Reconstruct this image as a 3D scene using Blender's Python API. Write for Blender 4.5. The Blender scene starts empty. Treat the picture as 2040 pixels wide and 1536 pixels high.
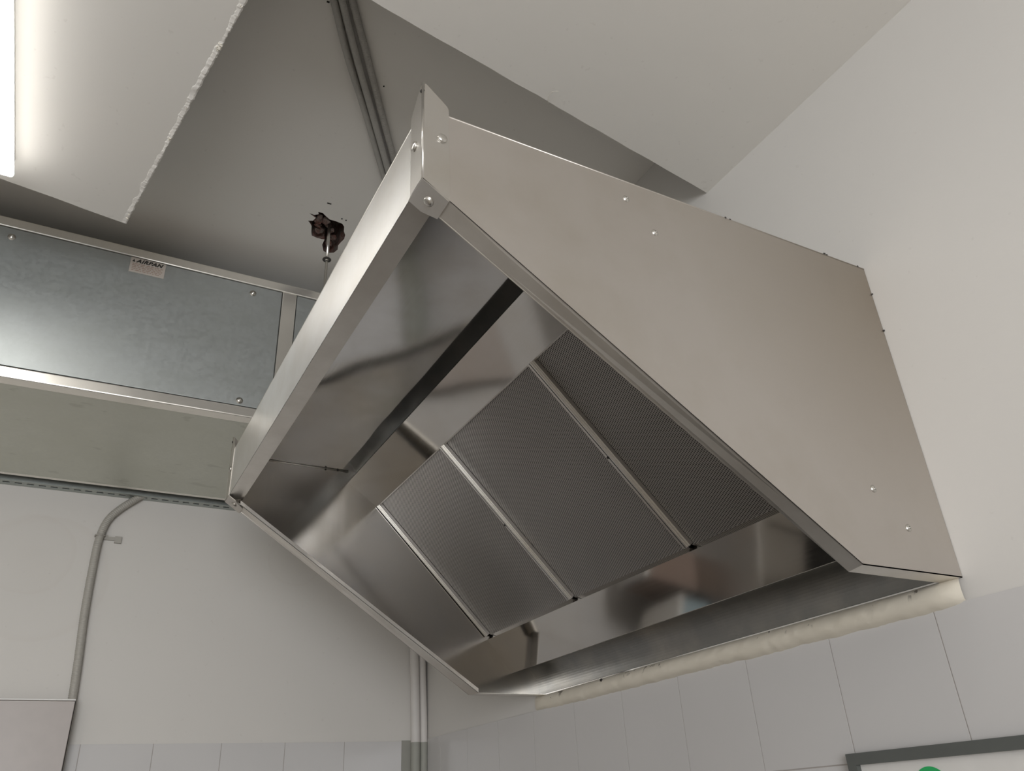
import bpy, bmesh, math, random
from mathutils import Vector, Matrix
random.seed(7)
S = bpy.context.scene
COL = S.collection

# ------------------------------------------------------------------ camera
FPX = 1588.22
cd = bpy.data.cameras.new('camera')
cd.sensor_fit = 'HORIZONTAL'; cd.sensor_width = 36.0
cd.lens = 36.0 * FPX / 2040.0
cd.clip_start = 0.05; cd.clip_end = 50
cam = bpy.data.objects.new('camera', cd); COL.objects.link(cam)
Rm = ((0.47468924023028825, 0.8787414091587115, -0.049836342555937545),
      (-0.4395462760186056, 0.18762214524050047, -0.8784059436579018),
      (-0.7625412752420467, 0.4388752287895889, 0.4753097275536435))
right, down, fwd = (Vector(r) for r in Rm)
M = Matrix((right, -down, -fwd)).transposed().to_4x4()
M.translation = Vector((2.85127829, -1.20750959, 1.62007129))
cam.matrix_world = M
S.camera = cam

# ------------------------------------------------------------------ world, view, big lights
w = bpy.data.worlds.new('world'); S.world = w; w.use_nodes = True
w.node_tree.nodes['Background'].inputs[0].default_value = (0.9, 0.95, 1.0, 1)
w.node_tree.nodes['Background'].inputs[1].default_value = 0.2
S.view_settings.view_transform = 'Standard'; S.view_settings.look = 'None'
S.view_settings.exposure = 0.42; S.view_settings.gamma = 1.0
S.view_settings.use_curve_mapping = False
TUBE = 7.0            # emission of the batten diffusers
DAY = 62.0            # watts of daylight through the window

def area(name, loc, rot, sx, sy, power, col):
    l = bpy.data.lights.new(name, 'AREA'); l.shape = 'RECTANGLE'; l.size = sx; l.size_y = sy
    l.energy = power; l.color = col
    o = bpy.data.objects.new(name, l); COL.objects.link(o); o.location = loc; o.rotation_euler = rot
    return o
# daylight standing in the window opening of the far wall (x = 5.2), shining back into the room
area('window_daylight', (5.18, -2.3, 1.75), (0, math.pi/2, 0), 1.3, 1.8, DAY, (0.95, 0.97, 1.0))

# ------------------------------------------------------------------ helpers
def link(name, bm, mat, parent=None, smooth=False, mats=None):
    me = bpy.data.meshes.new(name); bmesh.ops.recalc_face_normals(bm, faces=bm.faces[:])
    bm.to_mesh(me); bm.free()
    for m in (mats or [mat]): me.materials.append(m)
    if smooth:
        for p in me.polygons: p.use_smooth = True
    o = bpy.data.objects.new(name, me); COL.objects.link(o)
    if parent: o.parent = parent
    return o
def tag(o, label=None, cat=None, group=None, kind=None):
    if label: o['label'] = label
    if cat: o['category'] = cat
    if group: o['group'] = group
    if kind: o['kind'] = kind
    return o
def empty(name, label, cat, group=None):
    o = bpy.data.objects.new(name, None); COL.objects.link(o); o.empty_display_size = .05
    return tag(o, label, cat, group)
def bm_box(bm, a, b, mi=0):
    x0, y0, z0 = (min(a[i], b[i]) for i in range(3)); x1, y1, z1 = (max(a[i], b[i]) for i in range(3))
    v = [bm.verts.new(p) for p in ((x0,y0,z0),(x1,y0,z0),(x1,y1,z0),(x0,y1,z0),(x0,y0,z1),(x1,y0,z1),(x1,y1,z1),(x0,y1,z1))]
    fs = []
    for f in ((0,3,2,1),(4,5,6,7),(0,1,5,4),(1,2,6,5),(2,3,7,6),(3,0,4,7)):
        F = bm.faces.new([v[i] for i in f]); F.material_index = mi; fs.append(F)
    return fs
def box(name, a, b, mat, parent=None, bev=0.0, seg=2):
    bm = bmesh.new(); bm_box(bm, a, b)
    if bev: bmesh.ops.bevel(bm, geom=bm.edges[:], offset=bev, segments=seg, affect='EDGES', profile=.5)
    return link(name, bm, mat, parent)
def bm_slab(bm, pts, off):
    """polygon extruded by the vector off (a sheet of real thickness)"""
    off = Vector(off)
    a = [bm.verts.new(p) for p in pts]; b = [bm.verts.new(Vector(p)+off) for p in pts]
    bm.faces.new(a); bm.faces.new(b[::-1]); n = len(pts)
    for i in range(n): bm.faces.new((a[i], b[i], b[(i+1)%n], a[(i+1)%n]))
def slab(name, pts, off, mat, parent=None, bev=0.0):
    bm = bmesh.new(); bm_slab(bm, pts, off)
    if bev:
        bmesh.ops.recalc_face_normals(bm, faces=bm.faces[:])
        bmesh.ops.bevel(bm, geom=bm.edges[:], offset=bev, segments=2, affect='EDGES', profile=.5)
    return link(name, bm, mat, parent)
def frames(path):
    path = [Vector(p) for p in path]; out = []; up = None
    for i, p in enumerate(path):
        t = (path[min(i+1, len(path)-1)] - path[max(i-1, 0)]).normalized()
        if up is None: up = Vector((0,0,1)) if abs(t.z) < .8 else Vector((1,0,0))
        u = (up - t*up.dot(t)).normalized(); up = u; out.append((p, u, t.cross(u)))
    return out
def smooth_path(pts, step):
    """Catmull-Rom through pts sampled about every step metres"""
    P = [Vector(p) for p in pts]; P = [P[0]*2-P[1]] + P + [P[-1]*2-P[-2]]; out = []
    for i in range(1, len(P)-2):
        n = max(2, int((P[i+1]-P[i]).length/step))
        for k in range(n):
            t = k/n; a, b, c, d = P[i-1:i+3]
            out.append(.5*((2*b)+(c-a)*t+(2*a-5*b+4*c-d)*t*t+(3*b-a-3*c+d)*t**3))
    out.append(P[-2]); return out
def bm_tube(bm, path, r, seg=16, cap=True, radii=None, mif=None):
    rings = []
    for i, (p, u, v) in enumerate(frames(path)):
        rr = radii(i) if radii else r
        rings.append([bm.verts.new(p+(u*math.cos(2*math.pi*k/seg)+v*math.sin(2*math.pi*k/seg))*rr) for k in range(seg)])
    for i in range(len(rings)-1):
        for k in range(seg):
            F = bm.faces.new((rings[i][k], rings[i][(k+1)%seg], rings[i+1][(k+1)%seg], rings[i+1][k])); F.smooth = True
            if mif: F.material_index = mif(rings[i][k].co)
    if cap: bm.faces.new(rings[0][::-1]); bm.faces.new(rings[-1])
def tube(name, path, r, mat, parent=None, seg=16, **k):
    bm = bmesh.new(); bm_tube(bm, path, r, seg, **k); return link(name, bm, mat, parent)
def dome(name, c, n, r, h, mat, parent, rim=0.0, socket=0.0, seg=20):
    """pan/dome head of a screw, rivet or bolt: centre c on the sheet, axis n"""
    n = Vector(n).normalized(); u = n.orthogonal().normalized(); v = n.cross(u); c = Vector(c)
    prof = []
    if rim: prof += [(r+rim, 0), (r+rim, h*.22), (r*1.0, h*.3)]
    else: prof += [(r, 0), (r, h*.25)]
    for k in range(1, 5):
        a = k*math.pi/2/5; prof.append((r*math.cos(a), h*(.3+.7*math.sin(a))))
    if socket: prof += [(socket, h), (socket*.9, h*.35)]
    bm = bmesh.new(); rings = [[bm.verts.new(c+(u*math.cos(2*math.pi*k/seg)+v*math.sin(2*math.pi*k/seg))*pr+n*ph) for k in range(seg)] for pr, ph in prof]
    for i in range(len(rings)-1):
        for k in range(seg):
            F = bm.faces.new((rings[i][k], rings[i][(k+1)%seg], rings[i+1][(k+1)%seg], rings[i+1][k])); F.smooth = True
    bm.faces.new(rings[0][::-1]); bm.faces.new(rings[-1])
    return link(name, bm, mat, parent)

# ------------------------------------------------------------------ materials
class NT:
    def __init__(s, name):
        s.m = bpy.data.materials.new(name); s.m.use_nodes = True; s.t = s.m.node_tree; s.n = s.t.nodes
        s.b = s.n['Principled BSDF']; s.tc = s.n.new('ShaderNodeTexCoord')
    def node(s, typ, ins=None, **props):
        nd = s.n.new('ShaderNode'+typ)
        for k, v in props.items(): setattr(nd, k, v)
        for k, v in (ins or {}).items(): s.set(nd.inputs[k], v)
        return nd
    def set(s, sock, v):
        if hasattr(v, 'is_output') or isinstance(v, bpy.types.NodeSocket): s.t.links.new(v, sock)
        else: sock.default_value = v
    def obj(s, scale=(1,1,1), rot=(0,0,0)):
        return s.node('Mapping', {'Vector': s.tc.outputs['Object'], 'Scale': scale, 'Rotation': rot}).outputs[0]
    def noise(s, scale, detail=4, rough=.5, vec=None, dist=0):
        return s.node('TexNoise', {'Vector': vec if vec is not None else s.tc.outputs['Object'], 'Scale': scale, 'Detail': detail, 'Roughness': rough, 'Distortion': dist}).outputs[0]
    def ramp(s, f, stops):
        r = s.node('ValToRGB', {'Fac': f}); e = r.color_ramp.elements
        while len(e) < len(stops): e.new(.5)
        for el, (p, c) in zip(e, stops): el.position = p; el.color = c if len(c) == 4 else (*c, 1)
        return r.outputs[0]
    def math(s, op, a, b=0.0, c=0.0):
        m = s.node('Math', operation=op); s.set(m.inputs[0], a); s.set(m.inputs[1], b); s.set(m.inputs[2], c); return m.outputs[0]
    def mix(s, f, a, b):
        m = s.node('Mix', data_type='RGBA'); s.set(m.inputs[0], f); s.set(m.inputs[6], a); s.set(m.inputs[7], b); return m.outputs[2]
    def bump(s, h, strength=.3, dist=.002):
        bp = s.node('Bump', {'Height': h, 'Strength': strength, 'Distance': dist}); s.t.links.new(bp.outputs[0], s.b.inputs['Normal'])
    def out(s, **k):
        for kk, v in k.items(): s.set(s.b.inputs[kk.replace('_', ' ')], v)
        return s.m
def c4(r, g, b): return (r, g, b, 1)

def mat_plaster(name, base, warm, rings=()):
    n = NT(name)
    f = n.noise(1.6, 5, .55); f2 = n.noise(9, 4, .6)
    col = n.mix(n.ramp(f, [(.35, (0,0,0)), (.7, (1,1,1))]), c4(*base), c4(*warm))
    spk = n.ramp(n.noise(60, 2, .5), [(.70, (0,0,0)), (.74, (1,1,1))])
    col = n.mix(n.math('MULTIPLY', spk, .10), col, c4(.35,.31,.27))
    for (cx, cy, cz, r) in rings:    # old damp rings dried into the paint
        d = n.node('VectorMath', {0: n.tc.outputs['Object'], 1: (cx, cy, cz)}, operation='DISTANCE').outputs['Value']
        d = n.math('ADD', d, n.math('MULTIPLY', n.math('SUBTRACT', f2, .5), .03))
        band = n.ramp(n.math('DIVIDE', d, r), [(.0, (.5,.5,.5)), (.55, (.15,.15,.15)), (.86, (.2,.2,.2)), (.96, (.8,.8,.8)), (1.0, (0,0,0))])
        col = n.mix(n.math('MULTIPLY', band, .10), col, c4(.50,.42,.36))
    n.bump(n.math('ADD', n.math('MULTIPLY', f2, .7), n.math('MULTIPLY', n.noise(120, 3, .6), .12)), .25, .004)
    return n.out(Base_Color=col, Roughness=.62)
PL_R = mat_plaster('painted_plaster_right', (.655,.635,.605), (.67,.648,.615))
PL_B = mat_plaster('painted_plaster_back', (.64,.617,.58), (.65,.622,.585), rings=((0,-1.34,2.42,.13),(0,-1.30,2.35,.20),(0,-.51,2.48,.10)))
PL_C = mat_plaster('ceiling_board_paint', (.77,.745,.70), (.78,.75,.70))
PL_S = mat_plaster('slab_paint', (.78,.755,.71), (.79,.76,.715))
def mat_simple(name, col, rough=.5, metal=0.0, **k):
    n = NT(name); f = n.noise(25, 3, .5)
    c = n.mix(f, c4(*[v*.93 for v in col]), c4(*[min(1, v*1.05) for v in col]))
    return n.out(Base_Color=c, Roughness=rough, Metallic=metal, **k)

def mat_steel(name, col, rough, wav=.0, wscale=2.0, brush=None, smear=.04, tint=(.50,.46,.40), aniso=0.0, stain=None):
    n = NT(name)
    big = n.noise(2.2, 3, .5, dist=.4); fine = n.noise(6, 6, .6)
    c = n.mix(n.ramp(fine, [(.4, (0,0,0)), (.75, (.5,.5,.5))]), c4(*col), c4(*tint))
    if stain:
        d = n.node('VectorMath', {0: n.tc.outputs['Object'], 1: stain}, operation='DISTANCE').outputs['Value']
        d = n.math('ADD', d, n.math('MULTIPLY', n.math('SUBTRACT', fine, .5), .25))
        c = n.mix(n.ramp(d, [(.0, (.75,.75,.75)), (.45, (0,0,0))]), c, c4(.36,.31,.25))
    r = n.math('ADD', rough, n.math('MULTIPLY', n.math('SUBTRACT', big, .5), smear*2))
    br = n.noise(1.0, 2, .5, vec=n.obj(brush or (4, 4, 700)))
    r = n.math('ADD', r, n.math('MULTIPLY', n.math('SUBTRACT', br, .5), .05))
    h = n.math('MULTIPLY', n.noise(wscale, 1, .3, dist=.2), wav)
    n.bump(h, 1.0, .05)
    if aniso:
        n.set(n.b.inputs['Tangent'], n.node('Tangent', direction_type='UV_MAP', uv_map='UVMap').outputs[0]); n.b.inputs['Anisotropic'].default_value = aniso
    return n.out(Base_Color=c, Roughness=r, Metallic=1.0)
ST_SIDE  = mat_steel('satin_steel_side', (.60,.565,.53), .42, .02, 1.6, (3,3,500), stain=(2.113, 0, 2.45))
ST_FRONT = mat_steel('satin_steel_front', (.70,.69,.67), .36, .0, 1.5, (3,3,500), aniso=.85)
ST_IN    = mat_steel('polished_steel_inside', (.74,.735,.725), .09, .22, 2.4, (2,200,2), .02)
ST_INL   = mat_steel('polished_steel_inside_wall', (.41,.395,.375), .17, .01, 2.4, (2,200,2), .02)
ST_HOUS  = mat_steel('polished_steel_housing', (.56,.54,.51), .08, .12, 2.2, (2,300,2), .02)
ST_FLG   = mat_steel('satin_steel_flange', (.80,.77,.72), .40, .0, 2.0, (2,100,2))
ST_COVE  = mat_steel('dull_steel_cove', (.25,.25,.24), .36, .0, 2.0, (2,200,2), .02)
ST_BRK   = mat_steel('bracket_steel', (.66,.64,.61), .30, .01, 3.0, (3,3,400), .03, (.55,.50,.42), aniso=.8)
ALU      = mat_steel('filter_frame_aluminium', (.62,.60,.57), .30, .0, 2.0, (2,2,2), .02)
SCREW    = mat_simple('zinc_screw', (.62,.60,.56), .28, 1.0)
DARKHOLE = mat_simple('dark_hole', (.02,.017,.015), .9)

def mat_mesh():
    n = NT('expanded_metal_mesh')
    uv = n.node('Mapping', {'Vector': n.tc.outputs['UV'], 'Rotation': (0,0,math.radians(20)), 'Scale': (1,1,1)}).outputs[0]
    v = n.node('TexVoronoi', {'Vector': uv, 'Scale': 230.0, 'Randomness': 0.0}, voronoi_dimensions='2D').outputs['Distance']
    hole = n.ramp(v, [(.30, (1,1,1)), (.42, (0,0,0))])
    dirt = n.noise(5, 4, .5)
    col = n.mix(hole, n.mix(dirt, c4(.34,.32,.30), c4(.45,.425,.40)), c4(.03,.027,.025))
    n.bump(n.math('SUBTRACT', 1.0, hole), .6, .0012)
    met = n.math('SUBTRACT', .9, n.math('MULTIPLY', hole, .8))
    return n.out(Base_Color=col, Roughness=.42, Metallic=met)
MESH = mat_mesh()

def mat_galv(name, col, spots=False):
    n = NT(name)
    sp = n.node('TexVoronoi', {'Vector': n.tc.outputs['Object'], 'Scale': 110.0}).outputs['Color']
    sp = n.node('SeparateColor', {0: sp}).outputs[0]
    f = n.noise(4, 5, .6, vec=n.obj((1, 1, 3)))
    c = n.mix(n.math('MULTIPLY', sp, .35), c4(*col), c4(*[v*1.18 for v in col]))
    c = n.mix(n.ramp(f, [(.38, (0,0,0)), (.72, (.6,.6,.6))]), c, c4(col[0]*.93, col[1]*.93, col[2]*.90))
    if spots:
        s = n.ramp(n.noise(26, 2, .5, vec=n.obj((1, .5, 1))), [(.66, (0,0,0)), (.72, (1,1,1))])
        c = n.mix(n.math('MULTIPLY', s, .15), c, c4(.16,.16,.12))
    return n.out(Base_Color=c, Roughness=n.math('ADD', .44, n.math('MULTIPLY', sp, .06)), Metallic=.85)
GALV  = mat_galv('galvanised_sheet', (.48,.505,.50))
GALVB = mat_galv('galvanised_underside', (.62,.63,.57), True)
ALUF  = mat_simple('unit_frame_aluminium', (.88,.85,.79), .27, .8)
STRUT = mat_galv('strut_zinc', (.42,.45,.43))
def mat_tile(name, col):
    n = NT(name); f = n.noise(2.3, 3, .5)
    c = n.mix(f, c4(*[v*.97 for v in col]), c4(*[v*1.03 for v in col]))
    n.bump(n.noise(3.5, 2, .4), .12, .01)
    return n.out(Base_Color=c, Roughness=.16, IOR=1.45)
TILE = mat_tile('glazed_tile', (.60,.585,.575))
GROUT = mat_simple('grout', (.40,.37,.345), .85)
MORTAR = mat_simple('grey_mortar', (.33,.325,.29), .9)
def mat_bead():
    n = NT('cream_filler')
    f = n.noise(14, 4, .6)
    c = n.mix(f, c4(.70,.645,.54), c4(.78,.725,.62))
    geo = n.node('SeparateXYZ', {0: n.tc.outputs['Object']})
    band = n.ramp(n.math('MULTIPLY', n.math('SUBTRACT', geo.outputs[2], 1.87), 20), [(.42, (0,0,0)), (.66, (1,1,1))])
    spk = n.ramp(n.noise(26, 3, .7, vec=n.obj((1.1, 1, .5))), [(.62, (0,0,0)), (.66, (1,1,1))])
    c = n.mix(n.math('MULTIPLY', n.math('MULTIPLY', band, spk), .75), c, c4(.10,.08,.06))
    n.bump(n.noise(30, 3, .6), .5, .003)
    return n.out(Base_Color=c, Roughness=.7)
BEAD = mat_bead()
CRUMB = mat_simple('broken_plaster', (.70,.66,.58), .85)
WHITE = mat_simple('white_enamel', (.45,.405,.38), .35)
WHITE2 = mat_simple('board_white', (.72,.70,.67), .3)
GREYF = mat_simple('dark_grey_frame', (.12,.128,.12), .45, .2)
GREEN = mat_simple('green_print', (.02,.42,.12), .4)
RUB_SHADE = mat_simple('dark_seal_and_shade', (.05,.045,.04), .7)  # dark rubber, and painted shade for the cabinet and unit gaps
CONDW = mat_simple('painted_conduit', (.66,.63,.60), .5)
CONDG = mat_simple('painted_conduit_grey', (.34,.34,.30), .6)
CONDC = mat_simple('grey_conduit', (.42,.405,.375), .5)
CONDB = mat_simple('beige_grey_conduit', (.40,.38,.34), .5)
def mat_brick():
    n = NT('broken_hollow_brick'); f = n.noise(40, 4, .7)
    c = n.mix(n.ramp(f, [(.4, (0,0,0)), (.6, (1,1,1))]), c4(.13,.055,.042), c4(.17,.14,.12))
    n.bump(n.noise(70, 4, .7), 1.0, .01); return n.out(Base_Color=c, Roughness=.95)
BRICK = mat_brick()
def mat_emit(name, col, s):
    n = NT(name); return n.out(Base_Color=c4(.9,.9,.9), Emission_Color=c4(*col), Emission_Strength=s, Roughness=.4)
LAMP = mat_emit('lit_diffuser', (1.0,.985,.95), TUBE)
FLOOR = mat_simple('floor_tile_beige', (.42,.385,.34), .45)
LABELM = mat_simple('sticker_paper', (.50,.45,.40), .6)
INK = mat_simple('black_ink', (.03,.028,.025), .6)
INK2 = mat_simple('faded_red_ink', (.36,.26,.21), .6)

# ------------------------------------------------------------------ room shell
RX, RY, H1, H2 = 5.2, -3.6, 2.96, 3.20
ZT = 1.877
def struct(o): o['kind'] = 'structure'; return o
struct(box('floor', (-.1, RY-.1, -.1), (RX+.1, .1, 0), FLOOR))
wr = struct(box('wall_right', (-.1, 0, 0), (RX, .12, H2+.1), PL_R))
wb = struct(box('wall_back', (-.12, RY, 0), (0, 0, H2+.1), PL_B))
struct(box('wall_left', (0, RY-.12, 0), (RX, RY, H2+.1), PL_B))
# wall behind the camera with a window opening
bm = bmesh.new()
for a, b in (((RX, RY-.1, 0), (RX+.12, .1, 1.1)), ((RX, RY-.1, 2.4), (RX+.12, .1, H2+.1)), ((RX, RY-.1, 1.1), (RX+.12, -3.2, 2.4)), ((RX, -1.4, 1.1), (RX+.12, .1, 2.4))):
    bm_box(bm, a, b)
struct(link('wall_front', bm, PL_B))

bm = bmesh.new()
for a, b in (((RX+.02, -3.2, 1.1), (RX+.08, -3.14, 2.4)), ((RX+.02, -1.46, 1.1), (RX+.08, -1.4, 2.4)), ((RX+.02, -2.33, 1.1), (RX+.08, -2.27, 2.4)), ((RX+.02, -3.2, 1.1), (RX+.08, -1.4, 1.16)), ((RX+.02, -3.2, 2.34), (RX+.08, -1.4, 2.4))):
    bm_box(bm, a, b)
struct(link('window_1', bm, WHITE2))

def tiles(name, axis, parent, joints, z_top, zrow, gap=.0022, th=.003, lo=0.0):
    bm = bmesh.new(); z1 = z_top
    while z1 > lo+.02:
        z0 = max(z1-zrow, lo)
        for a, b in zip(joints[:-1], joints[1:]):
            if axis == 'x': f = bm_box(bm, (a+gap/2, -th, z0+gap/2), (b-gap/2, 0.001, z1-gap/2))
            else: f = bm_box(bm, (-.001, a+gap/2, z0+gap/2), (th, b-gap/2, z1-gap/2))
        z1 = z0
    return link(name, bm, TILE, parent)
ts = .2132; j0 = .5574
tiles('wall_tiling', 'x', wr, [.02] + [j0+ts*i for i in range(-2, 22) if .05 < j0+ts*i < RX-.01] + [RX-.002], ZT, .2075)
yj = [-.092] + [-.2976-.1995*i for i in range(0, 17)]
tiles('wall_tiling', 'y', wb, sorted(yj), ZT-.006, .2075)
box('tile_grout', (.018, -.0022, 0), (RX, .001, ZT-.001), GROUT, wr)
box('tile_grout', (-.001, RY, 0), (.0022, -.092, ZT-.007), GROUT, wb)
box('mortar_strip', (-.001, -.092, 0), (.0035, -.0, ZT-.004), MORTAR, wb)

# broken slab ceiling with a knocked-out hole
hole = [(1.014,-.8),(1.013,-.785),(1.021,-.774),(1.03,-.778),(1.032,-.766),(1.022,-.753),(1.012,-.738),(1.012,-.72),(1.009,-.699),(.999,-.69),(.977,-.684),(.963,-.675),(.943,-.672),(.919,-.677),(.905,-.679),(.885,-.674),(.866,-.68),(.855,-.699),(.861,-.712),(.888,-.724),(.916,-.725),(.914,-.735),(.914,-.748),(.918,-.765),(.934,-.771),(.961,-.778),(.97,-.784),(.98,-.794),(.986,-.781),(1.002,-.777)]
bm = bmesh.new()
outer = [bm.verts.new((x, y, H2)) for x, y in ((-.1,RY-.1),(RX+.1,RY-.1),(RX+.1,.1),(-.1,.1))]
inner = [bm.verts.new((x, y, H2)) for x, y in hole]
ed = [bm.edges.new((L[i], L[(i+1)%len(L)])) for L in (outer, inner) for i in range(len(L))]
bmesh.ops.triangle_fill(bm, use_beauty=True, use_dissolve=False, edges=ed)
slabo = struct(link('ceiling', bm, PL_S))
# the slab's own thickness above, and the rough cavity inside the hole
box('slab_core', (-.1, RY-.1, H2+.12), (RX+.1, .1, H2+.2), PL_S, slabo)
bm = bmesh.new(); cx = sum(p[0] for p in hole)/len(hole); cy = sum(p[1] for p in hole)/len(hole); rings = []
for k, (s, dz) in enumerate(((1.0, 0.0), (1.02, .012), (.99, .04), (.93, .08), (.65, .105), (.25, .10))):
    rings.append([bm.verts.new((cx+(x-cx)*s+random.uniform(-.003,.003)*(k > 0), cy+(y-cy)*s+random.uniform(-.003,.003)*(k > 0), H2+dz+random.uniform(-.008,.008)*(k > 1))) for x, y in hole])
for a, b in zip(rings[:-1], rings[1:]):
    for i in range(len(hole)): bm.faces.new((a[i], a[(i+1)%len(hole)], b[(i+1)%len(hole)], b[i]))
bm.faces.new(rings[-1])
link('broken_brick_cavity', bm, BRICK, slabo)
bm = bmesh.new()   # torn lumps of brick and paper hanging round the rod
for (x, y, s) in ((.985,-.765,.013),(.99,-.742,.012),(.965,-.76,.010),(.94,-.748,.012),(1.0,-.765,.010),(.975,-.732,.009),(.925,-.70,.009),(.895,-.705,.011),(.955,-.715,.008)):
    r = bmesh.ops.create_icosphere(bm, subdivisions=2, radius=s, matrix=Matrix.Translation((x, y, H2+.010)))
    for v in r['verts']: v.co += Vector((random.uniform(-1,1), random.uniform(-1,1), random.uniform(-1,1)))*s*.3
link('brick_rubble', bm, BRICK, slabo)
bm = bmesh.new()   # small nail holes and staples
for (x, y, l) in ((1.079,-.760,.012),(1.030,-.707,.004),(1.029,-.694,.004),(1.704,-.954,.006),(1.542,-.766,.003)):
    bm_box(bm, (x-.002, y-l/2, H2-.0008), (x+.002, y+l/2, H2+.001))
link('nail_hole', bm, DARKHOLE, slabo)

# lower plasterboard ceiling, cut away in an L round the hood
A = Vector((1.779, .0)); B = Vector((1.917,-.923)); Cc = Vector((1.951,-1.104)); D_ = Vector((1.816,-1.127)); E_ = Vector((1.066,-1.258)); F_ = Vector((1.115,-1.525)); G_ = Vector((1.478,-3.55))
def jag(a, b, step, amp, seed):
    r = random.Random(seed); n = max(2, int((b-a).length/step)); d = (b-a).normalized(); nn = Vector((-d.y, d.x)); out = []; o = 0
    for i in range(n):
        o = o*.7 + r.uniform(-amp, amp); out.append(a+(b-a)*(i/n)+nn*(o if i else 0))
    return out
edge1 = jag(A, B, .03, .0009, 1); edge2 = jag(B, Cc, .05, .001, 2); edge3 = jag(Cc, E_, .008, .0009, 3); edge4 = jag(E_, F_, .02, .0008, 4)
loop = edge1+edge2+edge3+edge4+[F_, G_]
pts = [(p.x, p.y) for p in loop] + [(1.478, RY+.001), (RX-.001, RY+.001), (RX-.001, .001)]
bm = bmesh.new()
lo = [bm.verts.new((x, y, H1)) for x, y in pts]; hi = [bm.verts.new((x, y, H1+.015)) for x, y in pts]
for L in (lo, hi):
    e = [bm.edges.new((L[i], L[(i+1)%len(L)])) for i in range(len(L))]
    bmesh.ops.triangle_fill(bm, use_beauty=True, use_dissolve=False, edges=e)
for i in range(len(pts)): bm.faces.new((lo[i], lo[(i+1)%len(pts)], hi[(i+1)%len(pts)], hi[i]))
fc = struct(link('ceiling', bm, PL_C))
# crumbly filler ridge along the long cut edge
def ridge(name, a, b, inward, step, wid, hgt, seed, mat):
    r = random.Random(seed); n = int((b-a).length/step); d = (b-a).normalized(); nn = inward
    bm = bmesh.new(); rings = []; W = wid; Hh = hgt; e = 0
    for i in range(n+1):
        t = i/n; W = max(.002, W*.8+.2*wid*r.uniform(.1, 2.1)); Hh = max(.0005, Hh*.6+.4*hgt*r.uniform(0, 2.2)); e = e*.6+r.uniform(-.0007,.0007)
        p = a+(b-a)*t; row = []
        for k, (u, h) in enumerate(((-.15, -.25), (-.25, .35), (.05, 1.0), (.45, .75), (.8, .45), (1.0, 0.0))):
            q = p+nn*(u*W+e)+nn*r.uniform(-.0006,.0006)
            row.append(bm.verts.new((q.x, q.y, H1+.0005 - (h*Hh if h > 0 else h*.06))))
        rings.append(row)
    for i in range(n):
        for k in range(5): bm.faces.new((rings[i][k], rings[i+1][k], rings[i+1][k+1], rings[i][k+1]))
    return link(name, bm, mat, fc)
n3 = Vector((.172, -.985))
ridge('plaster_edge', Cc, E_, n3, .004, .0080, .0022, 5, PL_C)
def lumps(name, spots, mat, parent):
    bm = bmesh.new()
    for (x, y, z, s) in spots:
        r = bmesh.ops.create_icosphere(bm, subdivisions=2, radius=s, matrix=Matrix.Translation((x, y, z)))
        for v in r['verts']: v.co += Vector((random.uniform(-1,1), random.uniform(-1,1), random.uniform(-1,1)))*s*.35
    return link(name, bm, mat, parent)
d3 = (E_-Cc)
sp = []
for t, s in ((.17,.003),(.285,.004),(.295,.005),(.302,.003),(.335,.002),(.50,.002),(.615,.0035),(.622,.0025),(.70,.002),(.955,.003),(.972,.003)):
    p = Cc+d3*t; sp.append((p.x, p.y-.002, H1, s))
lumps('plaster_crumb', sp, CRUMB, fc)
tube('loose_thread', smooth_path([(1.850,-.502,2.957),(1.870,-.515,2.953),(1.888,-.516,2.95),(1.897,-.506,2.948)], .004), .0005, CRUMB, fc, 6)

# cream filler bead between hood and tiles
bm = bmesh.new(); rings = []; r = random.Random(11); lowz = 0; n = 150
for i in range(n+1):
    t = i/n; x = .79+(2.108-.79)*t
    lowz = lowz*.85+r.uniform(-.0012,.0012)
    taper = max(.02, min(1, (1-t)/.03, t/.04))**.5
    thin = .35+.65*min(1, t/.35)
    zl = 1.8775-.008*thin*taper+lowz; zh = 1.913; out = (.006+.012*thin)*max(taper, .05)
    row = []
    for k in range(9):
        a = math.pi*k/8; zz = zl+(zh-zl)*(k/8)
        row.append(bm.verts.new((x, -.0035-out*math.sin(a)**.7*(1+.08*r.uniform(-1,1)) if 0 < k < 8 else .0005, zz)))
    rings.append(row)
for i in range(n):
    for k in range(8): bm.faces.new((rings[i][k], rings[i][k+1], rings[i+1][k+1], rings[i+1][k]))
tr = struct(link('trim_1', bm, BEAD, smooth=True))
lumps('bead_hole', [(1.139,-.016,1.905,.0035),(.893,-.013,1.897,.002),(.906,-.013,1.896,.0015),(1.43,-.015,1.898,.0028),(1.62,-.014,1.903,.002),(1.70,-.012,1.905,.0025),(1.71,-.012,1.906,.0025)], DARKHOLE, tr)

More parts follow.
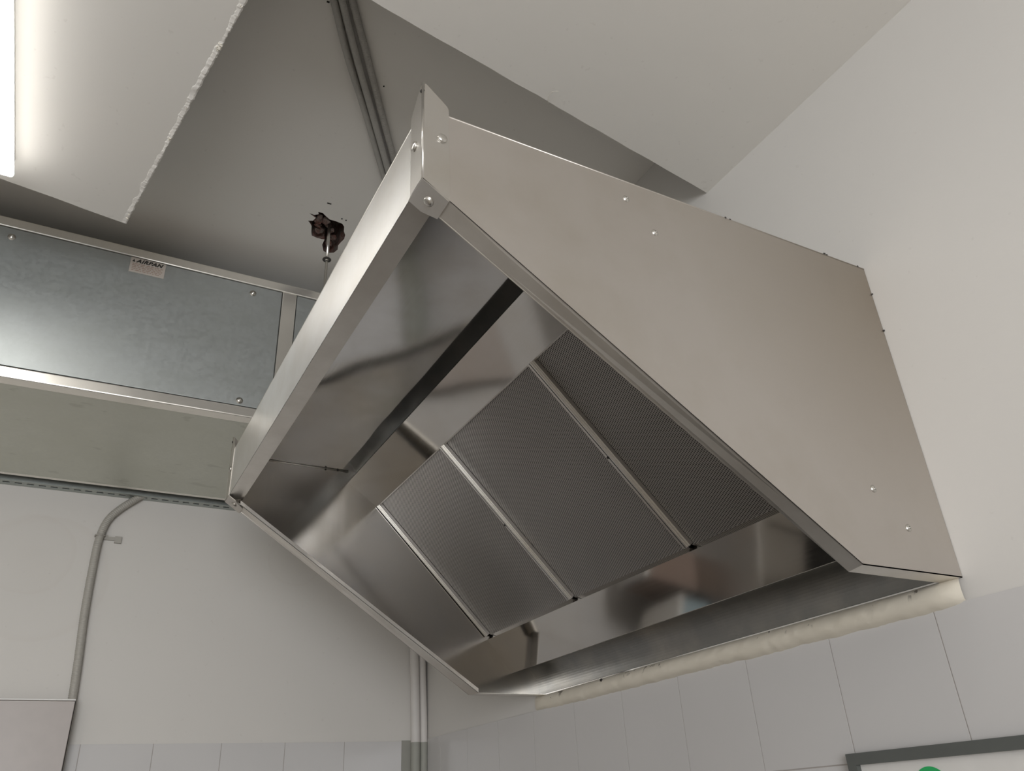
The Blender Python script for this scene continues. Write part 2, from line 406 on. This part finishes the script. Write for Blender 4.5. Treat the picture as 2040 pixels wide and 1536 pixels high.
# ------------------------------------------------------------------ the hood
XL, XR, DP, Z1, ZB, ZH, KK = .82, 2.113, .90, 2.367, 1.910, 2.497, .225
hood = empty('extractor_hood', 'large stainless steel wall extractor hood with mesh grease filters underneath', 'extractor hood')
T = .0015; FW = .036
prof = [(-DP, Z1), (-DP, ZH), (-.001, ZH), (-.001, ZB), (-KK, ZB)]
def side(x, sgn, mat, name='side_panel'):
    bm = bmesh.new(); bm_slab(bm, [(x, y, z) for y, z in prof], (-sgn*T, 0, 0))
    return link(name, bm, mat, hood)
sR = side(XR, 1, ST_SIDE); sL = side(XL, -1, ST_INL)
for s_, x, sg in ((sR, XR, 1), (sL, XL, -1)):
    xi = x-sg*FW
    # folded bottom flange with mitred front corner
    bm = bmesh.new(); up = (0, 0, .0015)
    sl = (Z1-ZB)/(DP-KK)
    bm_slab(bm, [(x, -DP, Z1), (x, -KK, ZB), (xi, -KK+.012, ZB), (xi, -DP+.010, Z1-sl*.010)], up)
    bm_slab(bm, [(x, -KK, ZB), (x, -.001, ZB), (xi, -.001, ZB), (xi, -KK+.012, ZB)], up)
    bm_slab(bm, [(xi, -KK+.012, ZB), (xi, -DP+.030, Z1-sl*.030), (xi, -DP+.030, Z1-sl*.030+.012), (xi, -KK+.012, ZB+.012)], (sg*T, 0, 0))
    link('bottom_flange', bm, ST_FLG, s_)
    # hemmed top rim standing just above the panel
    tube('top_rim', [(x-sg*.001, -DP, ZH+.001), (x-sg*.001, -.001, ZH+.001)], .0018, ST_SIDE, s_, 8)
fp = slab('front_panel', [(XL, -DP, Z1), (XR, -DP, Z1), (XR, -DP, ZH), (XL, -DP, ZH)], (0, T, 0), ST_FRONT, hood)
uvl = fp.data.uv_layers.new(name='UVMap')
for lp in fp.data.loops:
    co = fp.data.vertices[lp.vertex_index].co; uvl.data[lp.index].uv = (co.x, co.z)
bm = bmesh.new(); bm_slab(bm, [(XL, -DP, Z1), (XR, -DP, Z1), (XR-FW, -DP+FW, Z1-.003), (XL+FW, -DP+FW, Z1-.003)], (0, 0, .0015))
bm_slab(bm, [(XL+.01, -DP+FW, Z1-.003), (XR-.01, -DP+FW, Z1-.003), (XR-.01, -DP+FW, Z1+.008), (XL+.01, -DP+FW, Z1+.008)], (0, -T, 0))
link('bottom_flange', bm, ST_FLG, fp)
tube('top_rim', [(XL, -DP+.001, ZH+.001), (XR, -DP+.001, ZH+.001)], .0015, ST_FLG, fp, 8)
# dense grid so that the bump of the mirror sheet reads softly
slab('top_panel', [(XL+T, -DP+T, ZH-.001), (XR-T, -DP+T, ZH-.001), (XR-T, -.002, ZH-.001), (XL+T, -.002, ZH-.001)], (0, 0, -.0015), ST_IN, hood)
slab('back_panel', [(XL+T, -.0015, ZB), (XR-T, -.0015, ZB), (XR-T, -.0015, ZH-.003), (XL+T, -.0015, ZH-.003)], (0, -.0015, 0), ST_IN, hood)
# filter housing: folded strips
xa, xb = XL+T, XR-T
def strip(name, yz, mat, th=.0012, bevel=.0):
    bm = bmesh.new()
    for (y0, z0), (y1, z1) in zip(yz[:-1], yz[1:]):
        d = Vector((0, y1-y0, z1-z0)).normalized(); nrm = Vector((0, -d.z, d.y))*th
        bm_slab(bm, [(xa, y0, z0), (xb, y0, z0), (xb, y1, z1), (xa, y1, z1)], nrm)
    return link(name, bm, mat, hood)
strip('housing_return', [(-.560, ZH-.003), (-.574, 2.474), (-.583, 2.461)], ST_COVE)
strip('filter_housing', [(-.583, 2.461), (-.498, 2.401), (-.490, 2.412)], ST_HOUS)
strip('filter_gutter', [(-.158, 2.068), (-.165, 2.055), (-.092, 1.968), (-.088, 1.975), (-.088, 2.06)], ST_HOUS)
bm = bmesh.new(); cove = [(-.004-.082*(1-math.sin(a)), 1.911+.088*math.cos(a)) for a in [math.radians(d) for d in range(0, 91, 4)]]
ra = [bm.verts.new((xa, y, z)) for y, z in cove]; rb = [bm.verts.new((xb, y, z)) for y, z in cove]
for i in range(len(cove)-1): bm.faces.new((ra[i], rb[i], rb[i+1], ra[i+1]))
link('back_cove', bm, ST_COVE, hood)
# filters
P0 = Vector((0, -.498, 2.401)); P1 = Vector((0, -.165, 2.055)); dv = (P1-P0).normalized(); nv = Vector((0, -dv.z, dv.y))
if nv.z > 0: nv = -nv          # towards the camera, outwards
Lf = (P1-P0).length
# three filters side by side; the bright rails are their frames
edges = [XL+.004, 1.262, 1.692, XR-.004]
for i in range(3):
    x0, x1 = edges[i]+.001, edges[i+1]-.001
    f = empty('grease_filter', None, None); f.parent = hood
    bm = bmesh.new(); q = lambda x, s, n: Vector((x, 0, 0))+P0+dv*s+nv*n
    vs = [bm.verts.new(q(x, s, -.013)) for x, s in ((x0+.006, -.005), (x1-.006, -.005), (x1-.006, Lf+.012), (x0+.006, Lf+.012))]
    F = bm.faces.new(vs); uvl = bm.loops.layers.uv.new('UVMap')
    for lp, uv in zip(F.loops, ((x0, 0), (x1, 0), (x1, Lf), (x0, Lf))): lp[uvl].uv = uv
    g = bmesh.ops.extrude_face_region(bm, geom=[F]); bmesh.ops.translate(bm, verts=[v for v in g['geom'] if isinstance(v, bmesh.types.BMVert)], vec=-nv*.012)
    link('filter_mesh', bm, MESH, f)
    for x, sg in ((x0, 1), (x1, -1)):
        bm = bmesh.new()      # stepped U rail
        for (a, b, n0, n1) in ((0, .0035, -.012, .0010), (.0035, .0075, -.012, -.0012), (.0075, .0105, -.012, -.0035)):
            c8 = [q(x+sg*a, .0, n1), q(x+sg*b, .0, n1), q(x+sg*b, Lf-.010, n1), q(x+sg*a, Lf-.010, n1)]
            bm_slab(bm, c8, nv*(n0-n1))
        link('frame_rail', bm, ALU, f)
    for s0 in (0.0-.004, Lf+.004):
        bm = bmesh.new(); bm_slab(bm, [q(x0, s0, -.009), q(x1, s0, -.009), q(x1, s0+.006, -.009), q(x0, s0+.006, -.009)], nv*-.004)
        link('frame_end', bm, ALU, f)
for xk, s in ((1.258, .24), (1.69, .24)):
    p = Vector((xk, 0, 0))+P0+dv*s
    dome('filter_catch', p, nv, .0030, .003, DARKHOLE, hood)
# fasteners
for y, z in ((-.558,2.461), (-.510,2.410), (-.155,2.034), (-.098,1.978)):
    dome('rivet', (XR, y, z), (1,0,0), .0052, .0028, SCREW, hood, rim=.0008, socket=.0022)
for y, z in ((-.649,2.491), (-.615,2.493)):
    dome('rivet', (XL+T, y, z), (1,0,0), .0030, .002, DARKHOLE, hood)
tube('seam_highlight', [(XL+.002, -.86, ZH-.0045), (XL+.002, -.584, ZH-.0045)], .0014, ST_FLG, hood, 8)  # bright rod standing for the highlight along the panel seam
# corner brackets, bolted outside, tips standing above the rim
def arcpoly(pts, r=.006, n=4):
    out = []
    for i, p in enumerate(pts):
        a = Vector(pts[i-1]); b = Vector(p); c = Vector(pts[(i+1) % len(pts)])
        u = (a-b).normalized(); v = (c-b).normalized(); rr = r if i in (2, 3) else .0
        if not rr: out.append(tuple(b)); continue
        for k in range(n+1):
            t = k/n; out.append(tuple((b+u*rr)*(1-t)**2+b*2*t*(1-t)+(b+v*rr)*t*t))
    return out
for x, sg in ((XR, 1), (XL, -1)):
    o = .0022
    br = empty('corner_bracket', None, None); br.parent = hood
    w1, w2, tip, sh = .040, .038, 2.547, 2.512
    bm = bmesh.new()
    fl = arcpoly([(x, -DP-o, Z1-.002), (x-sg*w1, -DP-o, Z1-.002), (x-sg*w1, -DP-o, sh), (x-sg*.002, -DP-o, tip)])
    bm_slab(bm, fl, (0, o-.0002, 0))
    sd = arcpoly([(x+sg*o, -DP-o, Z1-.002), (x+sg*o, -DP+w2, Z1-.002-.672*w2), (x+sg*o, -DP+w2, sh), (x+sg*o, -DP+.001, tip)])
    bm_slab(bm, sd, (-sg*(o-.0002), 0, 0))
    bm_tube(bm, [(x+sg*(o-.0014), -DP-o+.0014, Z1-.002), (x+sg*(o-.0014), -DP-o+.0014, tip-.001)], .0019, 12)
    zs = lambda y: Z1-.687*(y+DP)-.0032
    bm_slab(bm, [(x+sg*o, y, zs(y)+.0012) if k == 0 else (xx, y, zs(y)+.0012) for k, xx, y in ((0, 0, -DP-o), (1, x-sg*.046, -DP-o), (1, x-sg*.046, -DP+.016), (1, x-sg*.036, -DP+.036), (0, 0, -DP+.036))], (0, 0, -.0024))
    bp_ = link('bracket_plate', bm, ST_BRK, br); uvl = bp_.data.uv_layers.new(name='UVMap')
    for lp in bp_.data.loops:
        co = bp_.data.vertices[lp.vertex_index].co; uvl.data[lp.index].uv = (co.x+co.y*.9, co.z)
    dome('bolt', (x-sg*.024, -DP-o, 2.444), (0,-1,0), .0075, .0045, SCREW, br)
    dome('bolt', (x+sg*o, -DP+.027, 2.448), (sg,0,0), .0075, .0045, SCREW, br)
    dome('bolt', (x-sg*.022, -DP+.017, zs(-DP+.017)-.0012), (0,-.566,-.824), .0068, .0045, SCREW, br, rim=.001)
    dome('bracket_hole', (x, -DP-o*.8, 2.530), (sg*.7,-.7,0), .0035, .0012, DARKHOLE, br)
# sealant scraps between hood and wall
for scrap in [(XR,-.018,2.499,.0016),(XR,-.10,2.499,.0018),(XR,-.106,2.500,.0022),(XR,-.335,2.499,.0018),(XR,-.345,2.499,.002),(XR+.001,-.001,2.44,.0015),(XR+.001,-.001,2.36,.0018)]:
    lumps('sealant_scrap', [scrap], RUB_SHADE, hood)

# ------------------------------------------------------------------ threaded rod
rod = empty('threaded_rod', 'thin threaded steel rod hanging from the broken hole in the slab', 'rod')
ppth = [(.985,-.731, 2.50+i*.0012) for i in range(int(.76/.0012))]
rodm = tube('rod_shaft', ppth, .004, SCREW, rod, 10, radii=lambda i: .0042 if i % 2 else .0036)
tube('rod_sleeve', [(.985,-.731,3.07), (.985,-.731,3.24)], .0048, SCREW, rod, 12)
bm = bmesh.new(); bmesh.ops.create_cone(bm, segments=6, radius1=.008, radius2=.008, depth=.007, cap_ends=True, matrix=Matrix.Translation((.985,-.731,3.078)))
link('hex_nut', bm, SCREW, rod)
bm = bmesh.new(); bmesh.ops.create_cone(bm, segments=24, radius1=.0125, radius2=.0125, depth=.002, cap_ends=True, matrix=Matrix.Translation((.985,-.731,3.073)))
link('washer', bm, RUB_SHADE, rod)

# ------------------------------------------------------------------ conduits under the slab
def corr(name, pts, r, pitch, mat, label, cat, group=None, depth=.0013):
    pth = smooth_path(pts, pitch/4)
    rf = lambda i: r-depth*(.5+.5*math.cos(2*math.pi*i/4.0))
    bm = bmesh.new(); bm_tube(bm, pth, r, 14, radii=rf)
    o = link(name, bm, mat); return tag(o, label, cat, group)
far = lambda p, q, k: tuple(Vector(p)+(Vector(p)-Vector(q))*k)
def ext(L, zz):
    L = [(x, y, zz) for x, y in L]
    return [far(L[0], L[1], 1.2)] + L + [far(L[-1], L[-2], 1.6)]
G3 = 'flexible conduits under the slab'
corr('flexible_conduit', ext([(1.721,-.946),(1.597,-.875),(1.457,-.784),(1.344,-.713)], 3.190), .0088, .0042, CONDC, 'grey flexible conduit under the slab, lying nearest the torn ceiling edge', 'conduit', G3, .0005)
corr('flexible_conduit', ext([(1.734,-.931),(1.611,-.858),(1.471,-.771),(1.357,-.700)], 3.182), .0088, .0042, CONDC, 'grey ribbed flexible conduit, middle one of the three under the slab', 'conduit', G3, .0009)
corr('flexible_conduit', ext([(1.738,-.911),(1.617,-.836),(1.475,-.749),(1.361,-.678)], 3.190), .0092, .0050, CONDC, 'coarsely ribbed grey conduit under the slab, nearest the hood corner bracket', 'conduit', G3, .0016)

# ------------------------------------------------------------------ air handling unit
UX0, UX1, UY0, UY1, UZ0, UZ1 = .10, .78, -2.45, -.30, 2.630, 3.100
unit = empty('air_handling_unit', 'boxy galvanised ventilation unit with pale aluminium frame hung under the slab', 'ventilation unit')
fw = .030
def prof_bar(name, a, b): return box(name, a, b, ALUF, unit, .003)
prof_bar('frame_bar', (UX1-fw, UY0, UZ1-fw), (UX1, UY1, UZ1))
prof_bar('frame_bar', (UX1-.042, UY0, UZ0), (UX1, UY1, UZ0+fw))
prof_bar('frame_bar', (UX0, UY0, UZ0+.001), (UX0+.02, UY1, UZ0+fw))
prof_bar('frame_bar', (UX0, UY0, UZ1-fw), (UX0+fw, UY1, UZ1))
for y in (-.805, UY0, UY1-.043, -1.65):
    prof_bar('frame_post', (UX1-fw, y, UZ0+fw), (UX1-.0005, y+.043, UZ1-fw))
segs = [(-.762+.0022, UY1-.043-.002, 'p'), (-1.65+.043+.0022, -.805-.0022, 'p'), (UY0+.043+.002, -1.65-.002, 'p')]
for a, b, _ in segs:
    p = box('front_cover', (UX1-.012, a, UZ0+fw+.0028), (UX1-.002, b, UZ1-fw-.0028), GALV, unit, .0008)
    for y in (a+.085, b-.085) if b-a > .5 else (a+.06,):
        for z in (UZ0+.047, UZ1-.060):
            dome('screw', (UX1-.002, y, z), (1,0,0), .0068, .005, SCREW, p, rim=.003, socket=.002)
box('gap_seal', (UX1-.020, UY0+.02, UZ0+.012), (UX1-.0125, UY1-.01, UZ1-.012), RUB_SHADE, unit)
box('bottom_cover', (UX0+.018, UY0, UZ0+.0015), (UX1-.040, UY1, UZ0+.012), GALVB, unit)
box('casing', (UX0+.003, UY0+.004, UZ0+.013), (UX1-.021, UY1-.004, UZ1-.003), GALV, unit)
# maker's sticker on the cover, under the top bar
yl0, yl1, zl0, zl1, xl = -1.232, -1.140, 3.018, 3.0675, UX1-.002
stk = box('sticker', (xl, yl0, zl0), (xl+.0006, yl1, zl1), LABELM, unit)
stk['label'] = 'pale rectangular sticker with black lettering'
cu = bpy.data.curves.new('lettering', 'FONT'); cu.body = 'AIRPAN'; cu.size = .0170; cu.shear = .35; cu.extrude = .0002; cu.offset = .0008; cu.space_character = 1.12
tmp = bpy.data.objects.new('tmp_text', cu); me = bpy.data.meshes.new_from_object(tmp); bpy.data.objects.remove(tmp)
tx = bpy.data.objects.new('lettering', me); me.materials.clear(); me.materials.append(INK); COL.objects.link(tx); tx.parent = stk
xs = [v.co.x for v in me.vertices]; sc = .073/(max(xs)-min(xs))
tx.matrix_local = Matrix.Translation((xl+.0008, yl0+.015, zl1-.0145)) @ Matrix(((0,0,1),(1,0,0),(0,1,0))).to_4x4() @ Matrix.Diagonal((sc, .95, 1, 1))
bm = bmesh.new(); bm_slab(bm, [(xl+.0007, yl0+.004, zl1-.0145), (xl+.0007, yl0+.012, zl1-.0145), (xl+.0007, yl0+.0085, zl1-.0050)], (.0002, 0, 0)); link('emblem', bm, INK, stk)
bm = bmesh.new(); r = random.Random(4)
for k in range(5):
    y = yl0+.006; z = zl1-.0215-k*.0055
    while y < yl1-.01:
        wv = r.uniform(.003,.012); bm_box(bm, (xl+.0006, y, z), (xl+.0008, min(y+wv, yl1-.006), z+.0026)); y += wv+r.uniform(.0015,.004)
link('fine_print', bm, INK2, stk)

# slotted strut channel on the back wall
bm = bmesh.new(); X0, X1 = .001, .046; zb, zt = 2.634, 2.668
bm_box(bm, (X1-.002, -2.45, zb), (X1, -.30, zt)); bm_box(bm, (X0, -2.45, zt-.002), (X1, -.30, zt))
ya = -2.45; pitch = .0337; sx0, sx1 = .020, .031
ys = []; y = -1.4605-.0337*29
while y < -.31: ys.append(y); y += pitch
bm_box(bm, (X0, -2.45, zb), (sx0, -.30, zb+.002)); bm_box(bm, (sx1, -2.45, zb), (X1-.002, -.30, zb+.002))
prev = -2.45
for y in ys:
    if y > prev: bm_box(bm, (sx0, prev, zb), (sx1, y, zb+.002)); 
    prev = y+.020
bm_box(bm, (sx0, prev, zb), (sx1, -.30, zb+.002))
tag(link('strut_channel', bm, STRUT), 'slotted grey metal strut channel running along the back wall under the unit', 'channel')
unit_gap = box('gap_shade_block', (UX0-.03, UY0, UZ0+.022), (UX0, UY1, UZ0+.05), RUB_SHADE, unit)  # dark block painting the shade in the gap behind the unit

# ------------------------------------------------------------------ conduit on the back wall
cp = corr('wall_conduit', [(.020,-.985,2.70),(.020,-1.020,2.668),(.020,-1.066,2.632),(.018,-1.115,2.585),(.017,-1.142,2.545),(.017,-1.154,2.495),(.017,-1.158,2.43),(.017,-1.155,2.25),(.017,-1.145,2.08),(.017,-1.140,1.93),(.017,-1.14,1.60)], .0125, .0062, CONDB, 'grey ribbed conduit bending down the back wall behind the white cabinet', 'conduit', None, .0010)
cl = [(.0175+.0140*math.cos(a), -1.155+.0140*math.sin(a), 2.492) for a in [math.radians(d) for d in range(-90, 91, 15)]]
bm = bmesh.new(); bm_tube(bm, [(.002,-1.169,2.492)]+cl+[(.004,-1.140,2.492)], .0022, 8)
bm_box(bm, (.001, -1.142, 2.484), (.007, -1.098, 2.495)); bm_box(bm, (.001, -1.110, 2.476), (.010, -1.090, 2.498)); bm_box(bm, (.001, -1.142, 2.486), (.009, -1.132, 2.5))
link('conduit_clip', bm, CONDB, cp)

# painted conduits in the corner
def corner(name, pts, r, label):
    bm = bmesh.new(); bm_tube(bm, smooth_path(pts, .02), r, 18, mif=lambda c: 1 if c.z < ZT-.006 else 0)
    return tag(link(name, bm, None, mats=[CONDW, CONDG]), label, 'conduit', 'painted conduits in the corner')
corner('corner_conduit', [(.016,-.062,2.6),(.016,-.054,2.2),(.016,-.047,1.9),(.016,-.047,1.6),(.016,-.047,.3)], .0165, 'white-painted conduit in the room corner, the one on the back wall side')
corner('corner_conduit', [(.014,-.028,2.6),(.014,-.023,2.2),(.015,-.0155,1.9),(.015,-.0155,1.6),(.015,-.0155,.3)], .0135, 'white-painted conduit in the room corner, the one beside the tiled hood wall')

# ------------------------------------------------------------------ white cabinet on the back wall
cab = empty('wall_cabinet', 'pinkish white metal cabinet on the back wall below the conduit', 'cabinet')
cb0, cb1, ct, cz = -1.62, -1.1335, 1.988, 1.20
box('body', (.006, cb0, cz), (.045, cb1, ct-.003), WHITE, cab, .002)
box('gap_shadow_strip', (.045, cb0+.002, cz), (.052, cb1+.0025, ct-.006), RUB_SHADE, cab)  # dark strip standing for the shadow in the door gap
box('door', (.052, cb0, cz), (.066, cb1, ct-.0075), WHITE, cab, .0015)
box('top_edge', (.045, cb0, ct-.0065), (.068, cb1+.001, ct-.002), WHITE2, cab, .001)

# ------------------------------------------------------------------ framed board on the tiled wall
brd = empty('notice_board', 'white board in dark grey frame with a green print, on the tiles', 'board')
bx0, bx1, bz0, bz1, fwb, yb = 1.832, 2.95, 1.16, 1.684, .0175, -.004
bm = bmesh.new()
def frame_side(pts): bm_slab(bm, pts, (0, -.018, 0))
frame_side([(bx0, yb, bz1), (bx1, yb, bz1), (bx1-fwb, yb, bz1-fwb), (bx0+fwb, yb, bz1-fwb)])
frame_side([(bx0, yb, bz0), (bx1, yb, bz0), (bx1-fwb, yb, bz0+fwb), (bx0+fwb, yb, bz0+fwb)])
frame_side([(bx0, yb, bz0), (bx0, yb, bz1), (bx0+fwb, yb, bz1-fwb), (bx0+fwb, yb, bz0+fwb)])
frame_side([(bx1, yb, bz0), (bx1, yb, bz1), (bx1-fwb, yb, bz1-fwb), (bx1-fwb, yb, bz0+fwb)])
link('board_frame', bm, GREYF, brd)
panel = box('board_panel', (bx0+.010, yb-.008, bz0+.01), (bx1-.01, yb-.001, bz1-.01), WHITE2, brd)
bm = bmesh.new(); bmesh.ops.create_cone(bm, segments=48, radius1=.030, radius2=.030, depth=.001, cap_ends=True, matrix=Matrix.Translation((1.973, yb-.0086, 1.626)) @ Matrix.Rotation(math.pi/2, 4, 'X'))
gp = link('green_print', bm, GREEN, panel); gp['label'] = 'round green printed mark'

# ------------------------------------------------------------------ batten lamps
def batten(x0, x1, y0, y1, label, group='ceiling batten lamps'):
    t = empty('ceiling_lamp', label, 'lamp', group)
    box('lamp_body', (x0+.004, y0+.006, H1-.036), (x1-.004, y1-.006, H1), WHITE2, t, .002)
    box('diffuser', (x0, y0, H1-.050), (x1, y1, H1-.034), LAMP, t, .006, 4)
    return t
batten(1.190, 2.40, -1.60, -1.488, 'lit white batten lamp on the ceiling board at the upper left')

# ------------------------------------------------------------------ cooking range added under the hood, out of view, to darken its steel
BLK = mat_simple('black_iron', (.025,.024,.023), .5); STR = mat_steel('range_steel', (.45,.435,.42), .35, .0, 2.0)
rng = empty('added_range', 'steel cooking range with black cooktop added out of view under the hood to darken it', 'range')
box('body', (.90, -.80, .10), (2.05, -.02, .86), STR, rng, .004)
box('cooktop', (.89, -.82, .86), (2.06, -.01, .90), BLK, rng, .006)
box('splashback', (.90, -.040, .90), (2.05, -.012, 1.10), STR, rng, .003)
for x in (.93, 1.99):
    for y in (-.77, -.09): box('leg', (x, y, 0), (x+.035, y+.035, .10), BLK, rng, .002)
for i in range(3):
    for j in range(2):
        bx, by = 1.08+i*.40, -.60+j*.36
        bm = bmesh.new()
        for k in range(4):
            bm_box(bm, (bx-.16, by-.14+k*.09, .912), (bx+.16, by-.13+k*.09, .924)); 
        for sx in (-.16, .15): bm_box(bm, (bx+sx, by-.14, .900), (bx+sx+.01, by+.14, .924))
        link('pan_grate', bm, BLK, rng)
for i in range(6):
    dome('knob', (1.06+i*.16, -.80, .80), (0,-1,0), .024, .025, BLK, rng)

# ------------------------------------------------------------------ steel worktop along the back wall with its things (seen mirrored in the gutter)
wt = empty('work_counter', 'steel work counter along the back wall below the tiles', 'counter')
box('top', (.01, -3.45, .84), (.66, -.09, .88), STR, wt, .003)
box('cupboard', (.02, -3.43, .12), (.62, -.10, .84), STR, wt, .003)
for k in range(4): box('door', (.62, -3.40+k*.84, .16), (.635, -2.61+k*.82, .82), STR, wt, .003)
def carton(name, a, b, mat, label, lidm):
    t = empty(name, label, 'box')
    box('container', a, (b[0], b[1], b[2]-.02), mat, t, .006)
    box('lid', (a[0]-.004, a[1]-.004, b[2]-.022), (b[0]+.004, b[1]+.004, b[2]), lidm, t, .003)
carton('cardboard_box', (.10,-.40,.881), (.34,-.16,1.08), mat_simple('cardboard', (.44,.34,.26), .8), 'brown cardboard box on the counter nearest the corner', mat_simple('cardboard_lid', (.50,.34,.22), .8))
carton('plastic_tub', (.12,-.66,.881), (.36,-.46,1.03), mat_simple('pale_blue_plastic', (.35,.45,.50), .4), 'pale blue plastic tub on the counter beside the cardboard box', WHITE2)
carton('storage_tin', (.10,-.90,.881), (.30,-.72,1.14), mat_simple('red_tin', (.30,.225,.19), .5), 'reddish brown storage tin on the counter beside the blue tub', STR)
